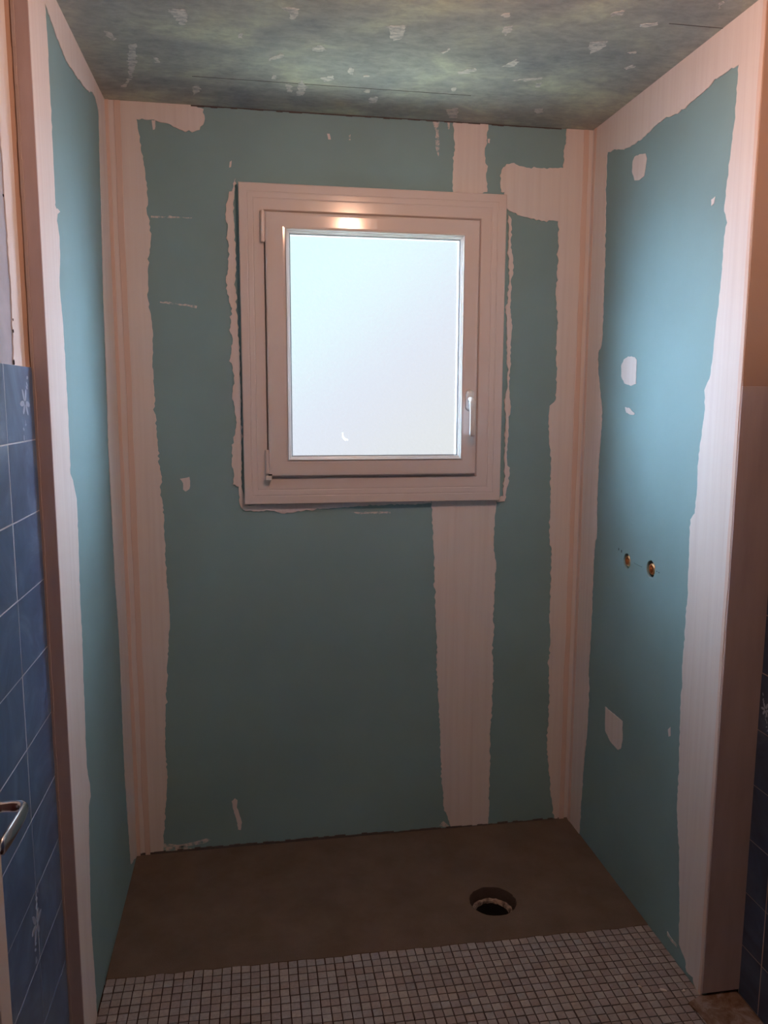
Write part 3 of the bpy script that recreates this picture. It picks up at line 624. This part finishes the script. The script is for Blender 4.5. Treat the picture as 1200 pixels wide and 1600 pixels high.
# handle
hd = bpy.data.objects.new('window_handle', None); COL.objects.link(hd); hd.parent = win; hd.location = (1.163, -0.048, 1.590)
bm = bmesh.new()
prof = []
nseg = 28
def stadium(w, h):
    out = []
    for k in range(nseg):
        a = 2 * math.pi * k / nseg
        out.append((w * math.cos(a), h * (1 if math.sin(a) > 0 else -1) * 1.0 + w * math.sin(a) - (w * (1 if math.sin(a) > 0 else -1))))
    return out
rings = []
for (s, y) in ((1.0, 0.0), (1.0, -0.006), (0.92, -0.010), (0.75, -0.012)):
    rings.append([bm.verts.new((u * s, y, v * s)) for u, v in stadium(0.0145, 0.036)])
for a, c in zip(rings, rings[1:]):
    for k in range(nseg): bm.faces.new((a[k], a[(k + 1) % nseg], c[(k + 1) % nseg], c[k]))
bm.faces.new(rings[-1])
link('handle_rosette', bm, M['pvc_clean'], hd, smooth=True)
bm = bmesh.new()
tube(bm, [(0, -0.010, 0.002), (0, -0.028, 0.002), (0, -0.038, 0.000), (0, -0.0435, -0.008), (0.0005, -0.0445, -0.022), (0.001, -0.0445, -0.060), (0.0015, -0.044, -0.100), (0.0015, -0.0425, -0.116), (0.0015, -0.041, -0.120)],
     [(0.0095, 0.0095), (0.0085, 0.0085), (0.0100, 0.0085), (0.0110, 0.0070), (0.0105, 0.0055), (0.0100, 0.0050), (0.0105, 0.0050), (0.0100, 0.0045), (0.005, 0.002)], 20)
link('handle_lever', bm, M['pvc_clean'], hd, smooth=True)

# ------------------------------------------------------------------ left lining
wl = box('wall_left', -0.026, 0.0, -DL, 0.0, 0.0, H, [M['board']], kind='structure')
for i, (kk, pts) in enumerate(LF_SHAPES.items()):
    plate('joint_compound', [ragged(pts, LIM_L, 0.0016, 0.012, 60 + i)], left, (0.0022, 0.0029)[i], M['putty'], wl, 0.0003)
# plastered end of the lining that faces the room
box('plastered_end', XL - 0.008, 0.0030, -DL - 0.006, -DL, 0.0, H, M['plaster'], wl, 0.0008)
bm = bmesh.new(); rg = random.Random(8)
for i in range(70):
    z = H * i / 70
    bx(bm, XL - 0.001, XL + 0.004 + rg.uniform(0, .0015), -DL - 0.010 - rg.uniform(0, .002), -DL - 0.004, z, z + H / 70)
link('mortar_seam', bm, M['grout_brown'], wl)

# room wall left: plaster above, tiles below
wlr = box('wall_left_room', -0.2, -0.040, YB, -DL - 0.0, -0.12, H, M['wallpaper'], kind='structure')
box('wall_left_core', -0.2, -0.026, -DL, 0.12, -0.12, H, M['plaster'], kind='structure')
band = [(-DL, 1.655), (-DL, H), (-0.985, H), (-0.978, 2.2), (-0.976, 1.99), (-0.970, 1.80), (-0.979, 1.70), (-0.984, 1.655)]
plate('joint_compound', [ragged(band, ((-1.2, -DL), (1.655, H)), 0.0015, 0.012, 77)], lambda u, v, w: (-0.040 + w, u, v), 0.0025, M['putty'], wlr, 0.0003)
# filler bead above the tiles, coloured warm for lamp light bounced in the corner
bm = bmesh.new()
v = [bm.verts.new(p) for p in ((-0.0375, -DL - 0.020, 1.655), (-0.0375, -DL - 0.020, H), (-0.0285, -DL - 0.0055, H), (-0.0285, -DL - 0.0055, 1.655), (-0.0375, -DL - 0.0055, 1.655), (-0.0375, -DL - 0.0055, H))]
bm.faces.new((v[0], v[3], v[2], v[1])); bm.faces.new((v[4], v[0], v[1], v[5])); bm.faces.new((v[3], v[4], v[5], v[2])); bm.faces.new((v[0], v[4], v[3])); bm.faces.new((v[1], v[2], v[5]))
link('bounce_tinted_filler', bm, M['plaster_warm'], wlr)
def chip(x, y, z, s, par, seed):
    bm = bmesh.new(); rg = random.Random(seed)
    bmesh.ops.create_icosphere(bm, subdivisions=1, radius=1)
    for v in bm.verts:
        f = rg.uniform(.7, 1.2); v.co = Vector((x + v.co.x * 0.0012, y + v.co.y * s * f, z + v.co.z * s * 1.3 * f))
    link('paint_chip', bm, M['black'], par)
for (y, z, s, sd) in ((-0.974, 1.722, .0035, 1), (-0.972, 1.745, .0025, 2), (-0.982, 1.660, .006, 3), (-0.985, 1.978, .003, 4)):
    chip(-0.0375, y, z, s, wlr, sd)

def tiled(name, face, out, ystart, ys, ztop, rows, pitch, material, grout, par, mirror=False, zfirst=None):
    """rows of glazed tiles standing proud of their grout; face = x of the glaze, out = direction into the wall"""
    bm = bmesh.new(); rg = random.Random(12)
    z1 = ztop
    for r in range(rows):
        z0 = z1 - (zfirst if (r == 0 and zfirst) else pitch)
        for a, b in zip(ys, ys[1:]):
            xa, xb = sorted((face, face + out * 0.010))
            t = rg.uniform(-.0005, .0005)
            zz0 = max(z0, 0.001)
            if z1 - zz0 > 0.01:
                bx(bm, xa + t, xb + t, b + 0.0020, a - 0.0020, zz0 + 0.0013, z1 - 0.0013, 0.0006)
        z1 = z0
    t = link(name, bm, material, par)
    xa, xb = sorted((face + out * 0.0006, face + out * 0.012))
    box(name.replace('tiles', 'grout'), xa, xb, ys[-1], ys[0] + 0.0005, 0.0, ztop - 0.001, grout, par)
    return t
ys = [-DL - 0.004, -1.088]
while ys[-1] > YB + 0.25: ys.append(ys[-1] - 0.203)
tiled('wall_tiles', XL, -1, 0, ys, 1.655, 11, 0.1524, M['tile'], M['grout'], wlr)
def flower(cx, cz, s, face, d, par, seed, lean=0.0):
    """raised pale flower motif on a tile"""
    bm = bmesh.new(); rg = random.Random(seed)
    def leaf(u, v, a, l, w):
        n = 12; ring0 = []; ring1 = []
        for k in range(n):
            t = 2 * math.pi * k / n
            lu, lv = l * math.cos(t), w * math.sin(t)
            uu = u + (lu + l) * math.cos(a) - lv * math.sin(a); vv = v + (lu + l) * math.sin(a) + lv * math.cos(a)
            ring0.append(bm.verts.new((face - d * 0.0002, cx + uu * s, cz + vv * s)))
            ring1.append(bm.verts.new((face + d * 0.0005, cx + uu * s * .98, cz + vv * s * .98)))
        bm.faces.new(ring1)
        for k in range(n): bm.faces.new((ring0[k], ring0[(k + 1) % n], ring1[(k + 1) % n], ring1[k]))
    for k in range(6):
        leaf(0.1 * math.cos(k * 1.05), 0.1 * math.sin(k * 1.05), k * 1.05 + rg.uniform(-.2, .2), rg.uniform(.32, .45), .15)
    for k in range(5):
        leaf(-0.15 - 0.12 * k + lean, -0.9 - 0.28 * k, rg.uniform(0, 6.28), .16, .07)
    for k in range(3):
        leaf(0.35 + 0.1 * k, 0.9 + 0.22 * k, rg.uniform(0, 6.28), .18, .08)
    link('flower_motif', bm, M['motif'], par)
flower(-0.958, 1.580, 0.038, XL, 1, wlr, 1)
flower(-1.100, 0.520, 0.042, XL, 1, wlr, 2)

# ------------------------------------------------------------------ right lining
V1, V2 = (-0.384, 1.086), (-0.536, 1.092)
rg = random.Random(6)
h1 = circle(*V1, 0.024, 28, 0.05, rg); h2_ = circle(*V2, 0.026, 28, 0.05, rg)
wr = plate('wall_right', [[(-DR, 0.0), (0.0, 0.0), (0.0, H), (-DR, H)], h1, h2_], lambda u, v, w: (W + 0.014 - w, u, v), 0.014, M['board'], kind='structure')
RS = dict(RT_SHAPES)
plate('joint_compound', [ragged(RS.pop('frame'), LIM_R, 0.0016, 0.012, 90)], right, 0.0028, M['putty'], wr, 0.0003)
for i, (kk, pts) in enumerate(RS.items()):
    plate('joint_compound', [ragged(pts, LIM_R, 0.0008, 0.012, 95 + i)], right, 0.0012, M['putty_thin'] if kk == 'edge_line' else M['putty'], wr, 0.0)
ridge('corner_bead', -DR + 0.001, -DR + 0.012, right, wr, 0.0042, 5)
ridge('bounce_tinted_tape', -0.030, -0.014, right, wr, 0.0046, 7)
box('plastered_end', W - 0.003, XR + 0.012, -DR - 0.006, -DR, 0.012, 1.625, M['plaster'], wr, 0.001)
box('upper_end', W - 0.0025, XR + 0.012, -DR - 0.0045, -DR, 1.625, H, M['plaster_warm'], wr, 0.001)  # upper part of the end, warmer in tone than the plaster below
box('wall_right_core', W + 0.030, 1.9, -DR, 0.0, -0.12, H, M['black'], kind='structure')
# pencil marks and pilot holes by the outlets
bm = bmesh.new()
for (y, z, s) in ((-0.325, 1.113, .0022), (-0.345, 1.110, .0026)):
    bx(bm, W - 0.0006, W + 0.001, y - s, y + s, z - s * 1.6, z + s * 1.6)
for k in range(6):
    y = -0.435 - k * 0.009
    bx(bm, W - 0.0004, W + 0.001, y - .0032, y + .0032, 1.0885 - 0.0004 * k, 1.0898 - 0.0004 * k)
for (y, z) in ((-0.572, 1.093), (-0.585, 1.092)):
    bx(bm, W - 0.0004, W + 0.001, y - .003, y + .003, z - .0012, z + .0012)
link('pencil_marks', bm, M['pen'], wr)

def outlet(y, z, label, roll):
    e = bpy.data.objects.new('pipe_outlet', None); COL.objects.link(e)
    e.location = (W + 0.029, y, z)
    e['label'] = label; e['category'] = 'pipe outlet'; e['group'] = 'brass pipe outlets in the right wall'
    bm = bmesh.new()
    prof = [(0.0, 0.0175), (0.004, 0.0180), (0.012, 0.0180)]
    for k in range(5):
        prof += [(0.013 + k * 0.0024, 0.0165), (0.0142 + k * 0.0024, 0.0178)]
    prof += [(0.0262, 0.0165), (0.0275, 0.0150), (0.0275, 0.0115), (0.020, 0.0112), (0.0, 0.0112)]
    lathe(bm, (0, 0, 0), (-1, 0, 0), prof, 32)
    link('threaded_collar', bm, M['brass'], e, smooth=False)
    bm = bmesh.new()
    lathe(bm, (0, 0, 0), (-1, 0, 0), [(0.0, 0.0112), (0.016, 0.0110), (0.017, 0.009), (0.012, 0.006), (0.008, 0.0001)], 6 if roll else 24)
    link('pipe_bore', bm, M['copper'], e)
outlet(*V1, 'brass pipe outlet recessed in the right wall, the one nearer the back corner', 0)
outlet(*V2, 'brass pipe outlet recessed in the right wall, the one farther from the back corner', 1)

wrr = box('wall_right_room', XR + 0.012, 1.9, YB, -DR, -0.12, H, M['far_wall'], kind='structure')
ys = [-DR - 0.004, -1.015]
while ys[-1] > YB + 0.25: ys.append(ys[-1] - 0.203)
tiled('wall_tiles', XR, 1, 0, ys, 1.662, 11, 0.1518, M['tile_shaded'], M['grout_brown'], wrr)
flower(-0.958, 0.815, 0.024, XR, -1, wrr, 4)
box('wall_rear', -0.2, 1.9, YB - 0.1, YB, -0.12, H, M['far_wall'], kind='structure')

# ------------------------------------------------------------------ open door at the left
door = bpy.data.objects.new('door_1', None); COL.objects.link(door); door['kind'] = 'structure'
DY0, DY1 = -1.488, -2.26
bm = bmesh.new()
bx(bm, 0.0, 0.040, DY0 - 0.048, DY0, 0.01, 2.03, 0.002)
bx(bm, 0.0, 0.040, DY1, DY1 + 0.10, 0.01, 2.03, 0.002)
bx(bm, 0.0, 0.0395, DY1 + 0.098, DY0 - 0.046, 1.90, 2.03, 0.001)
bx(bm, 0.0, 0.0395, DY1 + 0.098, DY0 - 0.046, 0.01, 0.16, 0.001)
bx(bm, 0.0, 0.0395, DY1 + 0.098, DY0 - 0.046, 0.68, 0.90, 0.001)
link('door_leaf', bm, M['door'], door)
bm = bmesh.new()
bx(bm, 0.008, 0.030, DY1 + 0.09, DY0 - 0.040, 0.15, 0.69)
bx(bm, 0.008, 0.030, DY1 + 0.09, DY0 - 0.040, 0.89, 1.91)
link('door_panel', bm, M['door_red'], door, label='dark red recessed door panel')
dh = bpy.data.objects.new('door_handle', None); COL.objects.link(dh); dh.parent = door; dh.location = (0.040, -1.527, 1.000)
bm = bmesh.new()
lathe(bm, (0, 0, 0), (1, 0, 0), [(0.0, 0.001), (0.0, 0.024), (0.005, 0.024), (0.008, 0.021), (0.0085, 0.012), (0.012, 0.0105)], 28)
link('handle_rosette', bm, M['chrome'], dh, smooth=True)
bm = bmesh.new()
tube(bm, [(0.006, 0, -0.001), (0.020, 0, -0.001), (0.032, 0, -0.001), (0.044, -0.002, -0.001), (0.0505, -0.010, -0.001), (0.053, -0.024, -0.0005), (0.0535, -0.050, 0.0), (0.0525, -0.085, 0.0), (0.0510, -0.112, 0.0), (0.0500, -0.120, 0.0)],
     [(0.0085, 0.0085), (0.0075, 0.0075), (0.0075, 0.0085), (0.0075, 0.0095), (0.0070, 0.0100), (0.0050, 0.0125), (0.0042, 0.0130), (0.0042, 0.0130), (0.0042, 0.0120), (0.002, 0.006)], 20)
link('handle_lever', bm, M['chrome'], dh, smooth=True)

crumb(1.500, -0.893, 0.011, 0.005, -0.5, 1, 'largest white plaster crumb on the mosaic near the right wall')
crumb(1.555, -0.905, 0.006, 0.004, 0.4, 2, 'small pale plaster crumb on the mosaic, closest to the foot of the right wall end')
crumb(1.445, -0.872, 0.007, 0.0022, -0.9, 3, 'thin sliver of plaster lying in a joint of the mosaic')
